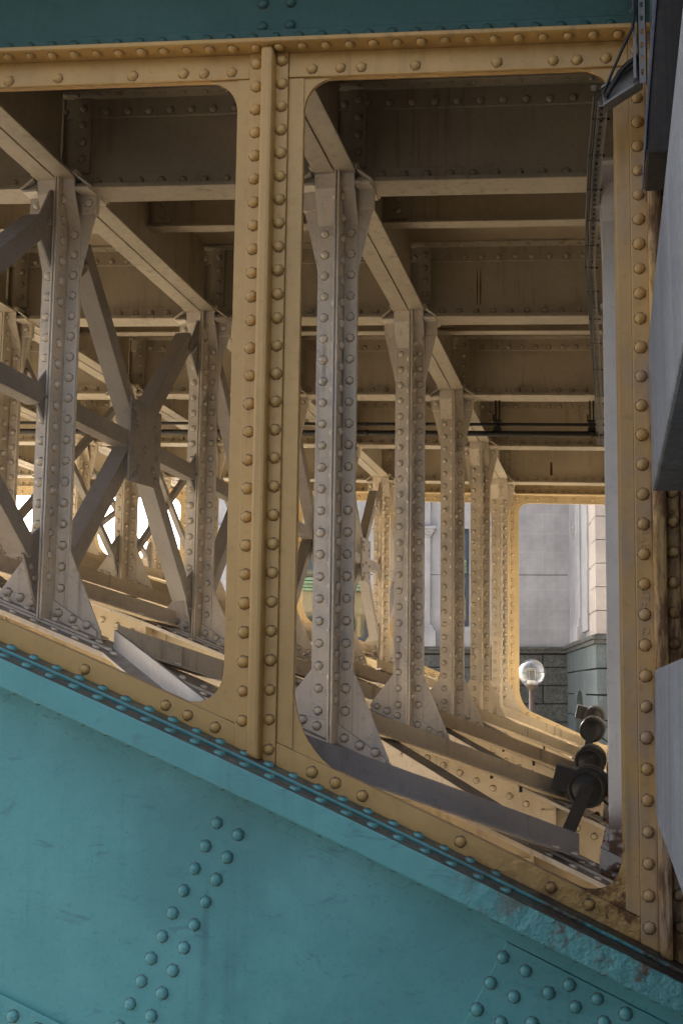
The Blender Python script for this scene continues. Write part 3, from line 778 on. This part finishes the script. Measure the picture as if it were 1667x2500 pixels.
# ------------------------------------------------------------------ sway bracing in the column lines
def Lbar(b, p0, p1, leg_dir, out_dir, w=.08, w2=.075, th=.010):
    """angle section from p0 to p1; p's lie on the outer corner, one leg along leg_dir, other along out_dir"""
    b.frame_bar(p0, p1, Vector(leg_dir), Vector(out_dir), [(0, 0), (w, 0), (w, th), (th, th), (th, w2), (0, w2)])
SW = {2: 'left of the ochre front column', 3: 'in the third column line', 4: 'in the fourth column line'}
for m in (2, 3, 4):
    X = xc(m); dz = G*(X-xc(2)); lowb = zA(X)
    zu = lambda z: z+dz
    zl = lambda z: z-zA(xc(2))+lowb
    for k in range(6):
        if (m == 3 and k < 2) or (m == 4 and k != 4): continue      # nothing of these shows
        a, e = Y[k], Y[k+1]
        first, last = k == 0, k == 5
        lab = ('grey brown cross bracing ' if m == 2 else 'thin cross bracing ')+SW[m]+', '+['next to the front frame', 'first to second column', 'second to third column', 'third to fourth column', 'fourth to fifth column', 'next to the far frame'][k]
        t = thing('cross_brace', lab, 'cross brace', (X, a, lowb), 'cross braces between columns'); L = (-X, -a, -lowb)
        def part(name, fn, mt='brace', bevel=.0015):
            b = MB(); fn(b); o = b.build(name, M[mt], t, bevel if k < 3 else 0); o.location = L; return o
        zm = (zu(1.92)+zl(.50))/2-.02
        if first: zm = zm
        xg0, xg1 = X-.005, X+.006
        def up_plate(yc, sg): return [(yc+sg*.05, zu(2.07)), (yc+sg*.12, zu(2.07)), (yc+sg*.222, zu(1.88)), (yc+sg*.19, zu(1.835)), (yc+sg*.10, zu(1.74)), (yc+sg*.05, zu(1.74))]
        def lo_plate(yc, sg): return [(yc+sg*.05, zl(.655)), (yc+sg*.09, zl(.655)), (yc+sg*.20, zl(.58)), (yc+sg*.215, zl(.525)), (yc+sg*.08, zl(.285)), (yc+sg*.05, zl(.285))]
        def mid_plate(yc, sg): return [(yc+sg*.05, zm+.135), (yc+sg*.075, zm+.135), (yc+sg*.162, zm+.045), (yc+sg*.155, zm-.045), (yc+sg*.075, zm-.130), (yc+sg*.05, zm-.130)]
        dots = []
        ends = []
        if not first: ends.append((a, 1))
        if not last: ends.append((e, -1))
        for yc, sg in ends:
            for fn, cz, sl in ((up_plate, zu(1.88), -1), (lo_plate, zl(.52), 1), (mid_plate, zm, 0))[:3 if m == 2 else 2]:
                pl = fn(yc, sg)
                if sg > 0: pl = pl[::-1]
                part('gusset_plate', lambda b, pl=pl: b.prismx(pl, xg0, xg1))
                for j in range(3):
                    if fn is mid_plate:
                        if j < 2: dots.append((yc+sg*(.095+.035*j), zm+.004*j))
                    elif fn is up_plate: dots.append((yc+sg*(.13+.03*j), zu(1.925-.028*j)))
                    else: dots.append((yc+sg*(.13+.028*j-.0), zl(.44+.045*j)))
        def heads(b):
            for yy, zz in dots: b.dome((xg1, yy, zz), (1, 0, 0), .0165, .0135, 10, 3)
        if first or last:
            yc = a+.02 if first else e-.02
            near = e if first else a; sg = -1 if first else 1
            ends_ = [((near+sg*.17, zu(1.90)), (yc, zm+.06)), ((near+sg*.17, zl(.55)), (yc, zm-.06))]
            cy = None
        else:
            cy = (a+e)/2
            ends_ = [((a+.17, zu(1.945)), (e-.17, zl(.50))), ((e-.17, zu(1.945)), (a+.17, zl(.50)))]
        for i, ((ya, za), (yb, zb)) in enumerate(ends_):
            d = Vector((0, yb-ya, zb-za)).normalized()
            # leg in the bracing plane, other leg reaching to -X along the edge that faces the camera
            per = Vector((0, -d.z, d.y))
            if per.y < 0: per = -per
            off = -per*.04
            x_in = X+.0065 if (i == 0 or cy is None) else X-.016
            part('diagonal', lambda b: Lbar(b, Vector((x_in+.010, ya, za))+off, Vector((x_in+.010, yb, zb))+off, per, Vector((-1, 0, 0)), (.08 if m == 2 else .042), (.085 if m == 2 else .042)))
        s0, s1 = (a+.135 if not first else a+.02), (e-.135 if not last else e-.02)
        for u0, u1 in () if m > 2 else (((s0, cy-.165), (cy+.165, s1)) if cy else ((s0, s1),)):
            part('strut', lambda b: Lbar(b, (X+.0165, u0, zm-.04), (X+.0165, u1, zm-.04), (0, 0, 1), (-1, 0, 0), .082, .07))
        if cy and m == 2:
            part('centre_plate', lambda b: b.prismx([(cy-.168, zm+.205), (cy-.168, zm-.205), (cy+.178, zm-.185), (cy+.178, zm+.205)], X+.018, X+.028))
            for yy, zz in [(-.13, .155), (-.095, .09), (-.12, -.05), (-.075, -.125), (-.10, -.165), (.0, -.02), (.10, .11), (.125, .06), (.09, -.105), (.12, -.15), (.135, -.04), (-.14, -.19), (-.11, .12)]:
                dots_ = (X+.028, cy+yy, zm+zz)
                part('rivet', lambda b: b.dome(dots_, (1, 0, 0), .0165, .0138, 12, 3), bevel=0)
        part('rivet_rows', heads, bevel=0)['kind'] = 'stuff'

# ------------------------------------------------------------------ lateral bracing lying on the ribs
def lateral(lab, p0, p1, h, top, mt, back=False, wid=.075):
    x0, y0 = p0; x1, y1 = p1
    d2 = Vector((x1-x0, y1-y0, 0)).normalized(); per = Vector((d2.y, -d2.x, 0))
    if per.y > 0: per = -per            # towards the camera
    if back: per = -per
    z0, z1 = zA(x0)+top-h, zA(x1)+top-h
    t = thing('lateral_brace', lab, 'lateral brace', (x0, y0, z0), 'diagonal braces lying across the arch ribs')
    def pr(b):
        n = 6; A = Vector((0, 0, 0))
        for i in range(n):
            a = i/n; c = (i+1)/n
            fa = lambda q: Vector(((x1-x0)*q, (y1-y0)*q, (zA(x0+(x1-x0)*q)+top-h)-z0))
            poly = [(0, 0), (wid, 0), (wid, .011), (.012, .011), (.012, h), (0, h)] if not back else [(0, 0), (.012, 0), (.012, h-.011), (wid, h-.011), (wid, h), (0, h)]
            k = len(poly); p, q = fa(a), fa(c)
            vs = [p+per*u+Vector((0, 0, v)) for u, v in poly]+[q+per*u+Vector((0, 0, v)) for u, v in poly]
            fs = [(j, (j+1) % k, (j+1) % k+k, j+k) for j in range(k)]
            if i == 0: fs.append(tuple(range(k)))
            if i == n-1: fs.append(tuple(range(k, 2*k)))
            b.add(vs, fs)
    b = MB(); pr(b); b.build('angle_bar', M[mt], t, .002)
    b = MB()
    for q in (.03, .10, .90, .965):
        x = x0+(x1-x0)*q; yy = y0+(y1-y0)*q
        pp = Vector((x-x0, yy-y0, zA(x)+top-h+.011-z0))+per*.042
        if back: pp.z += h-.011
        b.dome(pp, (.4, 0, 1), .0165, .0138, 12, 3)
    o = b.build('rivet_rows', M['cream'], t); o['kind'] = 'stuff'
lateral('long grey angle brace with a ragged end below the black floodlight', (-1.145, Y[0]+.105), (-.135, Y[1]-.03), .098, .110, 'brace_grey')
lateral('light blue grey angle brace lit by the sky at the lower left opening', (-1.955, Y[1]-.085), (-1.285, Y[0]+.105), .085, .094, 'cream_post')
rows = ['', 'between first and second inner ribs', 'between second and third inner ribs', 'between third and fourth inner ribs', 'between fourth and fifth inner ribs']
for i, (xl, xr) in enumerate(((-1.97, -.22), (-3.85, -2.40), (-5.70, -4.20))):
    for k in range(1, 5):
        pn = ['nearest the pier', 'middle panel', 'farthest left'][i]
        lateral('grey brown brace slanting away, '+rows[k]+', '+pn, (xl, Y[k]-.055), (xr, Y[k+1]-.06), .098, .110, 'brace_warm_lit')
        lateral('pale brace slanting forward, '+rows[k]+', '+pn, (xl, Y[k+1]-.06), (xr, Y[k]+.03), .085, .004, 'gritty', True)

# ------------------------------------------------------------------ black pipes
def pipe_run(lab, z, r, y):
    t = thing('pipe', lab, 'pipe', (0, y, z), 'black service pipes under the deck')
    b = MB(); b.tube([(x, 0, -.034*x) for x in (-7.0, -5, -3, -1, .28)], r, 14); b.build('pipe_body', M['black_pipe'], t)
    b = MB()
    for x in (-6.3, -5.1, -3.9, -2.8, -2.1, -1.9, -.86, -.13):
        b.tube([(x-.012, 0, -.034*x), (x+.012, 0, -.034*x)], r*1.22, 14)
    b.build('pipe_clamp', M['black_pipe'], t)
pipe_run('thin black service pipe, upper one of the pair below the deck', 2.022, .0125, 8.10)
pipe_run('thicker black service pipe, lower one of the pair below the deck', 1.950, .021, 8.10)
for x, lab in ((-.86, 'black pipe hanger behind the third deck beam, left one'), (-.13, 'black pipe hanger beside the pale end post'), (-2.85, 'black pipe hanger holding the pipes left of the ochre front column')):
    z0 = 1.95-.034*x; t = thing('pipe_hanger', lab, 'pipe hanger', (x, 8.10, z0), 'black pipe hangers')
    b = MB(); b.box(-.020, -.008, -.012, .012, .02, 2.43-.037*x-z0); b.box(.008, .020, -.012, .012, .02, 2.43-.037*x-z0); b.build('rod', M['black_pipe'], t)
    b = MB(); b.box(-.03, .03, -.03, .03, .022, .046); b.box(-.028, .028, -.028, .028, .09, .105); b.box(-.036, -.026, -.02, .02, .10, .15); b.build('bracket', M['black_pipe'], t)

# ------------------------------------------------------------------ cable tray and cables
def tray_leg(b, p0, p1, wid, side, holes=True):
    """slotted channel from p0 to p1: flat face with a row of holes, two lips"""
    p0, p1 = Vector(p0), Vector(p1); d = (p1-p0).normalized(); side = Vector(side); side = (side-d*side.dot(d)).normalized(); n_ = d.cross(side)
    Ln = (p1-p0).length; h = wid/2
    if not holes:
        b.frame_bar(p0, p1, side, n_, [(-h, 0), (h, 0), (h, .003), (-h, .003)])
    else:
        b.frame_bar(p0, p1, side, n_, [(-h, 0), (-h*.32, 0), (-h*.32, .003), (-h, .003)]); b.frame_bar(p0, p1, side, n_, [(h*.32, 0), (h, 0), (h, .003), (h*.32, .003)])
        st = .042; i = 0
        while i*st < Ln-.03:
            q = p0+d*(i*st); b.frame_bar(q, q+d*min(.026, Ln-i*st), side, n_, [(-h*.32, .0002), (h*.32, .0002), (h*.32, .0028), (-h*.32, .0028)]); i += 1
    for s_ in (-1, 1): b.frame_bar(p0, p1, side, n_, [(s_*h, 0), (s_*h, .02), (s_*(h-.003), .02), (s_*(h-.003), 0)] if s_ < 0 else [(h-.003, 0), (h-.003, .02), (h, .02), (h, 0)])
t = thing('cable_tray', 'slotted metal cable tray climbing past the stone pier and running under the deck', 'cable tray', (.1, 3.0, 1.8))
TL = (-.1, -3.0, -1.8)
def tpart(name, fn, mt, bevel=0):
    b = MB(); fn(b); o = b.build(name, M[mt], t, bevel); o.location = TL; return o
run = [(-.004, 3.36), (-.034, 3.83), (-.056, 4.40), (-.070, 4.75), (-.066, 5.34), (-.060, 6.40), (-.060, 8.45)]
def long_run(b):
    for (xa, ya), (xb, yb) in zip(run, run[1:]):
        tray_leg(b, (xa, ya, 1.95), (xb, yb, 1.95), .034, (1, 0, 0)); tray_leg(b, (xa-.028, ya, 1.965), (xb-.028, yb, 1.965), .012, (1, 0, 0), False)
tpart('tray_run', long_run, 'tray')
def upright(b):
    tray_leg(b, (.111, 3.0, 1.77), (.108, 3.0, 2.65), .026, (1, 0, 0)); b.box(.084, .092, 2.99, 3.03, 1.78, 2.65)
tpart('tray_upright', upright, 'tray')
def elbow(b):
    b.hexa([(.118, 3.0, 1.715), (.118, 3.03, 1.715), (.118, 3.03, 1.722), (.118, 3.0, 1.722), (.0, 3.36, 1.955), (.0, 3.38, 1.955), (.0, 3.38, 1.961), (.0, 3.36, 1.961)]) if False else None
    A_, B_ = Vector((.094, 3.0, 1.795)), Vector((-.004, 3.0, 1.735))
    for (q0, q1) in (((.112, 3.01, 1.785), (-.004, 3.02, 1.720)), ((.100, 3.03, 1.855), (-.010, 3.04, 1.785))):
        b.frame_bar(q0, q1, (0, 1, 0), (0, 0, 1), [(0, 0), (.05, 0), (.05, .007), (0, .007)])
    b.add([(.112, 3.05, 1.787), (-.004, 3.05, 1.725), (-.010, 3.05, 1.788), (.100, 3.05, 1.858), (.112, 3.053, 1.787), (-.004, 3.053, 1.725), (-.010, 3.053, 1.788), (.100, 3.053, 1.858)], [(0, 1, 2, 3), (7, 6, 5, 4), (0, 4, 5, 1), (1, 5, 6, 2), (2, 6, 7, 3), (3, 7, 4, 0)])
    b.frame_bar((-.006, 3.03, 1.725), (-.004, 3.36, 1.95), (1, 0, 0), (0, .5, -.8), [(-.012, 0), (.012, 0), (.012, .004), (-.012, .004)])
    b.frame_bar((-.034, 3.03, 1.79), (-.036, 3.36, 1.97), (1, 0, 0), (0, .5, -.8), [(-.008, 0), (.008, 0), (.008, .004), (-.008, .004)])
tpart('tray_elbow', elbow, 'tray')
for i, (xa, ya) in enumerate([(-.012, 3.5), (-.03, 3.75), (-.042, 4.02), (-.052, 4.3), (-.062, 4.55), (-.07, 4.8), (-.068, 5.1), (-.066, 5.5), (-.063, 5.9), (-.061, 6.4), (-.06, 7.0), (-.06, 7.6), (-.06, 8.2)]):
    tpart('cable_tie', lambda b: (b.box(xa-.034, xa+.019, ya, ya+.005, 1.945, 1.949), b.box(xa+.018, xa+.028, ya+.001, ya+.004, 1.940, 1.948)), 'cable')
cb = MB(); cb.tube([(.095, 2.99, 2.65), (.088, 2.985, 1.99), (.083, 2.98, 1.93), (.058, 2.99, 1.885), (.02, 3.01, 1.81), (-.002, 3.03, 1.765), (-.02, 3.2, 1.87), (-.03, 3.4, 1.958), (-.05, 3.8, 1.962), (-.08, 4.4, 1.962), (-.088, 5.3, 1.965), (-.085, 8.3, 1.965)], .0045, 8)
tag(cb.build('cable', M['cable']), 'thin black cable along the edge of the cable tray', 'cable', 'black cables in the tray')
cb = MB(); cb.tube([(.10, 3.015, 1.86), (.07, 3.02, 1.845), (.045, 3.022, 1.82), (.025, 3.024, 1.785), (.005, 3.03, 1.755), (-.003, 3.1, 1.80), (-.004, 3.36, 1.962), (-.034, 3.83, 1.962), (-.056, 4.4, 1.962), (-.066, 5.3, 1.963)], .008, 10)
tag(cb.build('cable', M['cable']), 'thick black cable bending across the open elbow of the cable tray', 'cable', 'black cables in the tray')

# ------------------------------------------------------------------ floodlights on the ribs
def floodlight(x, y, z, lab, foot, k=1.0, boxed=False):
    t = thing('floodlight', lab, 'floodlight', (x, y, z), 'black floodlights standing on the ribs')
    ax = Vector((.05, 1, .05)).normalized()
    b = MB(); b.lathe([(0, -.004), (.070, -.004), (.072, .000), (.078, .001), (.080, -.004), (.095, -.004), (.097, .004), (.097, .02), (.090, .024), (.090, .10), (.096, .104), (.100, .17), (.102, .185), (.098, .19), (.096, .17), (0, .165)], (0, 0, 0), ax, 36)
    b.build('lamp_housing', M['black'], t)
    b = MB(); b.lathe([(.094, .03), (.102, .03), (.102, .055), (.094, .055)], (0, 0, 0), ax, 36); b.lathe([(.094, .075), (.101, .075), (.101, .09), (.094, .09)], (0, 0, 0), ax, 36)
    b.build('cooling_ring', M['black'], t)
    b = MB(); b.lathe([(0, .186), (.09, .186)], (0, 0, 0), ax, 30); b.build('lens', M['pane'], t)
    f = Vector(foot); dr = f.normalized(); sidev = dr.cross(Vector((0, 1, 0))).normalized()
    b = MB()
    for yy in (-.022, .0): pass
    b.frame_bar(-dr*.03+Vector((0, -.022, 0)), f*.86+Vector((0, -.022, 0)), sidev, (0, 1, 0), [(-.033, 0), (.033, 0), (.033, .006), (-.033, .006)])
    b.frame_bar(f*.80+Vector((0, -.024, 0)), f*1.12+Vector((0, -.024, 0)), sidev, (0, 1, 0), [(-.034, 0), (.034, 0), (.034, .010), (-.034, .010)])
    b.frame_bar(f*.80+Vector((0, -.014, 0)), f*1.0+Vector((0, .10, 0)), sidev, (0, 1, 0), [(-.034, 0), (.034, 0), (.034, .010), (-.034, .010)])
    b.build('yoke', M['black'], t, .002)
    b = MB(); b.lathe([(0, -.032), (.008, -.032), (.010, -.028), (.010, -.022), (.02, -.022), (.02, -.016)], (0, 0, 0), (0, 1, 0), 14, False); b.build('pivot_bolt', M['black'], t)
    if boxed:
        b = MB()
        b.frame_bar((-.095, .03, .03), (-.095, .15, .035), Vector((.97, 0, -.24)), Vector((.24, 0, .97)), [(-.075, -.055), (.04, -.055), (.04, .07), (-.075, .07)])
        b.build('ballast_box', M['black'], t, .004)
    b = MB(); b.tube([(.06, .10, -.05), (.11, .06, -.085), (.16, .05, -.12)], .006, 8); b.build('power_cord', M['cable'], t)
floodlight(-.132, 5.42, -.498, 'black floodlight nearest the camera with a box on its side, on a tilted arm', (-.098, -.01, -.225), boxed=True)
floodlight(-.150, 7.02, -.475, 'black floodlight, second in the row beside the pale end post', (-.06, -.01, -.20))
floodlight(-.165, 8.62, -.33, 'black floodlight, third in the row, its rim catching light', (-.07, -.01, -.32))
floodlight(-.175, 10.20, -.27, 'black floodlight farthest from the camera, below the granite wall', (-.08, -.01, -.40), boxed=True)
# black clips along the rib edges
for i, (x, k, lab) in enumerate(((-.62, 2, 'under the brace right of the whitish column'), (-.47, 2, 'left of the pocketed stiffener on the second rib'), (-.72, 3, 'on the third rib, left one'), (-.52, 3, 'on the third rib, middle one'), (-.34, 3, 'on the third rib beside the floodlight'), (-.55, 4, 'on the fourth rib'))):
    y = Y[k]-.19; t = thing('beam_clip', 'small black clip on a rib edge, '+lab, 'clip', (x, y, zA(x)), 'black clips on the rib flanges')
    b = MB(); b.box(-.014, .014, -.012, .035, .001, .014); b.box(-.008, .008, -.012, -.004, -.03, .001); b.box(-.005, .005, -.02, -.009, -.018, .045); b.box(-.011, .011, -.024, -.004, .018, .030)
    b.build('clamp_body', M['black'], t)

# ------------------------------------------------------------------ stone pier at the right
def stone_block(name, lab, poly, y0, y1, mt, bevel=.008):
    b = MB(); b.prism(poly, y0, y1); o = b.build(name, M[mt], None, bevel)
    return tag(o, lab, 'stone block', 'stones of the pier')
stone_block('stone_corbel', 'streaked grey stone corbel bulging in front of the ochre end post', [(.24, 2.0), (.218, 1.795), (.188, 1.58), (.166, 1.392), (.134, 1.158), (.114, .98), (.110, .90), (.113, .70), (.115, .529), (1.5, .529), (1.5, 2.6), (.30, 2.6)], .9, 2.87, 'pier')
stone_block('stone_block', 'grey stone block at the lower right below the corbel', [(.113, .052), (.111, -.15), (.110, -.34), (1.5, -.34), (1.5, .052)], .9, 2.87, 'pier')
stone_block('stone_lintel', 'dark brown stone at the upper right corner beside the cable tray', [(.155, 2.7), (.150, 1.94), (.120, 1.60), (.113, 1.492), (1.5, 1.492), (1.5, 2.7)], 2.88, 3.12, 'pier_dark')
b = MB(); b.prism([(.1545, 2.7), (.1495, 1.94), (.1195, 1.60), (.1125, 1.50), (.108, 1.50), (.112, 1.60), (.139, 1.94), (.144, 2.7)], 2.874, 3.12)
b.build('lit_edge', M['pier'], bpy.data.objects['stone_lintel'], .002)  # thin pale sheet painting the light on the lintel's left face
b = MB(); b.box(.345, 1.6, Y[0]-.02, Y[0]+.35, -1.7, 2.44); b.box(.36, 1.6, .9, Y[0]-.03, -1.7, -.36); b.box(.42, 1.6, .9, 2.86, -.34, .529)
tag(b.build('pier_wall', M['pier_gap_shade']), 'dark pier wall behind the ochre end post', 'wall')
b = MB(); b.box(.36, 1.6, Y[0]+.352, Y[6]+.4, -1.7, 2.44)
tag(b.build('abutment_wall', M['paving']), 'plain abutment wall behind the row of pale end posts', 'wall')  # unseen wall, made pale to bounce light into the bays

# ------------------------------------------------------------------ pale stone building beyond
TH = R(8)
bld = thing('stone_building', 'pale limestone building with dark granite base beyond the bridge', 'building', (-.86, 22.0, 0)); bld.rotation_euler = (0, 0, TH)
# local axes: x runs right (=-a), -y towards the camera
def bpart(name, fn, mt, bevel=0, parent=None):
    b = MB(); fn(b); o = b.build(name, M[mt], parent or bld, bevel); return o
GZ = -1.7
AL = 7.4      # length of the main wall to the left
wins = [(-5.75, -4.12, .92, 2.92), (-2.62, -2.06, 1.27, 3.31), (-5.75, -4.12, 4.6, 7.0), (-2.62, -2.06, 4.6, 7.0)]
def wall(b):
    xs = sorted({-AL, 0.3} | {w_[0] for w_ in wins} | {w_[1] for w_ in wins}); zs = sorted({.84, 12.} | {w_[2] for w_ in wins} | {w_[3] for w_ in wins})
    for xa, xb in zip(xs, xs[1:]):
        for za, zb in zip(zs, zs[1:]):
            if any(w_[0] <= xa and xb <= w_[1] and w_[2] <= za and zb <= w_[3] for w_ in wins): continue
            b.box(xa, xb, 0, .5, za, zb)
bpart('wall', wall, 'lime')
def joints(b):
    z = .853+.3935; i = 0
    while z < 8:
        b.box(-1.98, -.02, -.0025, .0, z-.004, z+.004)
        for x0_ in ((-.86, ) if i % 2 else (-.535, )):
            for s_ in (0, -.66, ): b.box(x0_+s_-.003, x0_+s_+.003, -.0025, 0, z-.3895, z-.004)
        z += .3935; i += 1
bpart('wall_joint', joints, 'lime_joint')
bpart('string_joint', lambda b: b.box(-6.9, -.02, -.004, 0, 2.336, 2.350), 'joint')
def pil(b, xa, xb):
    b.box(xa, xb, -.09, 0, 1.30, 3.12)
    b.box(xa-.05, xb+.05, -.12, 0, 1.24, 1.30); b.box(xa-.08, xb+.08, -.15, 0, 1.18, 1.24); b.box(xa-.12, xb+.12, -.18, 0, .856, 1.18)
    for i, (z, d) in enumerate(((3.12, .02), (3.16, .05), (3.22, .08), (3.28, .11))): b.box(xa-d, xb+d, -.09-d, 0, z, z+.06)
    b.box(xa, xb, -.09, 0, 3.36, 9)
for xa, xb in ((-1.75, -1.34), (-3.2, -2.86), (-3.95, -3.6), (-6.55, -6.1), (-7.35, -6.95)):
    bpart('pilaster', lambda b: pil(b, xa, xb), 'lime', .006)
for w_ in wins:
    xa, xb, za, zb = w_
    def fr(b):
        t_ = .075
        b.box(xa, xa+t_, .10, .26, za, zb); b.box(xb-t_, xb, .10, .26, za, zb); b.box(xa, xb, .11, .25, zb-t_, zb); b.box(xa, xb, .11, .25, za, za+.14)
        xm = (xa+xb)/2; b.box(xm-.03, xm+.03, .13, .24, za, zb)
    f_ = bpart('window', fr, 'winframe')
    bpart('pane', lambda b: b.box(xa+.02, xb-.02, .17, .19, za+.02, zb-.02), 'pane', 0, f_)
    bpart('transom', lambda b: [b.box(xa+.06, xb-.06, .09-.02*i, .17, za+(zb-za)*.55+.07*i, za+(zb-za)*.55+.07*i+.055) for i in range(4)], 'green', 0, f_)
def gran(b, jb):
    b.box(-AL-.1, .3, -.12, .5, .74, .853)
    b.box(-AL-.1, .3, -.06, .5, .70, .74)
zrow = [.70, .435, .06, -.31, -.68, -1.05, -1.40, GZ]
def gblocks(b):
    b.box(-AL-.1, .3, -.14, .5, .79, .853); b.box(-AL-.1, .3, -.10, .5, .72, .79)
    for i, (zt_, zb_) in enumerate(zip(zrow, zrow[1:])):
        x = .02; j = 0
        while x > -AL:
            wd = ((.57, .65)[j] if (i % 2 == 0 and j < 2) else (1.22 if j == 0 else 1.25))
            b.box(x-wd+.012, x-.012, -.05+random.uniform(-.004, .004), .4, zb_+.012, zt_-.012); x -= wd; j += 1
bpart('granite_base', gblocks, 'granite', .01)
bpart('base_joint', lambda b: b.box(-AL, .3, -.02, .45, GZ, .71), 'joint')
bpart('basement_window', lambda b: b.prism([(-1.18, -.92), (-.93, -.92), (-.93, -.82), (-1.0, -.72), (-1.18, -.60)], -.075, -.051), 'pane_green')
# wing that steps towards the camera
bpart('wing_wall', lambda b: b.box(0, 4, -4.75, .2, .86, 12), 'lime')
def wingp(b):
    b.box(-.06, 0, -2.06, -1.80, 1.0, 9); b.box(-.09, 0, -2.80, -2.08, 1.26, 9); b.box(-.12, 0, -2.85, -2.03, 1.12, 1.26); b.box(-.15, 0, -2.9, -1.6, .861, 1.12)
    b.box(-.06, 0, -3.7, -2.84, 1.0, 9)
    for i in range(4): b.box(-.09-.02*i, 0, -2.06-.02*i, -1.72+.02*i, 2.86+.045*i, 2.905+.045*i)
bpart('wing_pilaster', wingp, 'lime', .005)
def quo(b):
    z = .872
    while z < 9:
        b.box(-.05, .55, -4.80, -4.22, z+.006, z+.378); b.box(-.03, -.001, -4.2, -3.74, z+.006, z+.378) if int((z-.86)/.385) % 2 == 0 else b.box(-.045, -.001, -4.2, -3.86, z+.006, z+.378)
        z += .385
bpart('quoin', quo, 'quoin', .006)
def wcorn(b): b.box(-.14, 4, -3.42, .0, .79, .859); b.box(-.10, 4, -3.38, 0, .72, .79)
bpart('wing_cornice', lambda b: (b.box(-.14, 4, -4.9, -.1, .79, .859), b.box(-.10, 4, -4.87, -.1, .72, .79)), 'granite', .01)
def wbase(b):
    b.box(-.06, 3.5, -4.80, -.05, .33, .715)
    zz = [.318, -.10, -.50, -.92, -1.30, GZ]
    for zt_, zb_ in zip(zz, zz[1:]):
        b.box(-.05, 3.5, -1.30, -.05, zb_+.008, zt_-.008)
        b.box(-.07, .9, -5.0, -3.30, zb_+.012, zt_-.012)
        b.box(-.05, 3.5, -3.26, -2.52, zb_+.004, zt_-.004) if False else None
bpart('wing_base', wbase, 'granite_blue', .008)
def niche(b):   # wall face round a pointed-arch niche
    N = 10; ya, yb, zs, zp = -3.28, -1.32, -.62, -.05
    ym = (ya+yb)/2; h = .62
    L_ = [(ym-h*math.cos(math.pi/2*i/N)**.8, zs+(zp-zs+.02)*math.sin(math.pi/2*i/N)) for i in range(N+1)]
    R_ = [(2*ym-y_, z_) for y_, z_ in L_][::-1]
    arc = L_+R_[1:]
    top = .316
    for (y0_, z0_), (y1_, z1_) in zip(arc, arc[1:]):
        b.prismx([(y0_, z0_), (y1_, z1_), (y1_, top), (y0_, top)], -.05, .35)
    b.box(-.05, .35, ya, ym-h, GZ, top); b.box(-.05, .35, ym+h, yb, GZ, top)
bpart('niche_surround', niche, 'granite_blue')
bpart('niche_back', lambda b: b.box(.3, .4, -3.2, -1.4, GZ, .3), 'joint')

# ------------------------------------------------------------------ globe lamp
LX, LY, LZ = -1.157, 15.5, .229
t = thing('lamp_post', 'globe street lamp with clear round glass on a brown post', 'street lamp', (LX, LY, GZ))
h = LZ-GZ
b = MB(); b.tube([(0, 0, .0), (0, 0, .25), (0, 0, .3), (0, 0, h-.24)], .037, 18, True, [.075, .07, .037, .037]); b.build('post', M['post_metal'], t)
b = MB(); b.lathe([(.037, h-.245), (.045, h-.235), (.085, h-.20), (.098, h-.182), (.098, h-.172), (0, h-.172)], (0, 0, 0), (0, 0, 1), 24); b.build('collar', M['post_metal'], t)
b = MB(); b.lathe([(.2*math.sin(math.pi*(1-i/32)), h+.2*math.cos(math.pi*(1-i/32))) for i in range(5, 33)], (0, 0, 0), (0, 0, 1), 48); b.build('glass_globe', M['globe'], t)
b = MB(); b.lathe([(.0, h-.165), (.066, h-.165), (.066, h-.115), (.05, h-.11), (0, h-.11)], (0, 0, 0), (0, 0, 1), 24); lb = b.build('lamp_socket', M['white'], t)
b = MB()
for x in (-.03, .055): b.tube([(x, 0, h-.11), (x, 0, h+.03)], .004, 8)
b.tube([(-.06, 0, h+.035), (.06, 0, h+.035)], .004, 8)
for x in (-.035, -.005, .03): b.lathe([(0, h+.04), (.016, h+.045), (.018, h+.06), (.008, h+.075), (0, h+.076)], (x, 0, 0), (0, 0, 1), 12)
b.build('lamp_bulb', M['galv'], t)

# ------------------------------------------------------------------ ground
b = MB(); N = 12
b.add([(-250, -120, GZ), (250, -120, GZ), (250, 400, GZ), (-250, 400, GZ)], [(0, 1, 2, 3)])
structure(b.build('ground', M['paving']))
b = MB(); b.add([(-250, -120, GZ+.004), (250, -120, GZ+.004), (250, 2.4, GZ+.004), (-250, 2.4, GZ+.004)], [(0, 1, 2, 3)])
structure(b.build('bounce_cut_ground', M['bounce_cut']))  # unseen dark ground added to cut bounce light under the teal lip
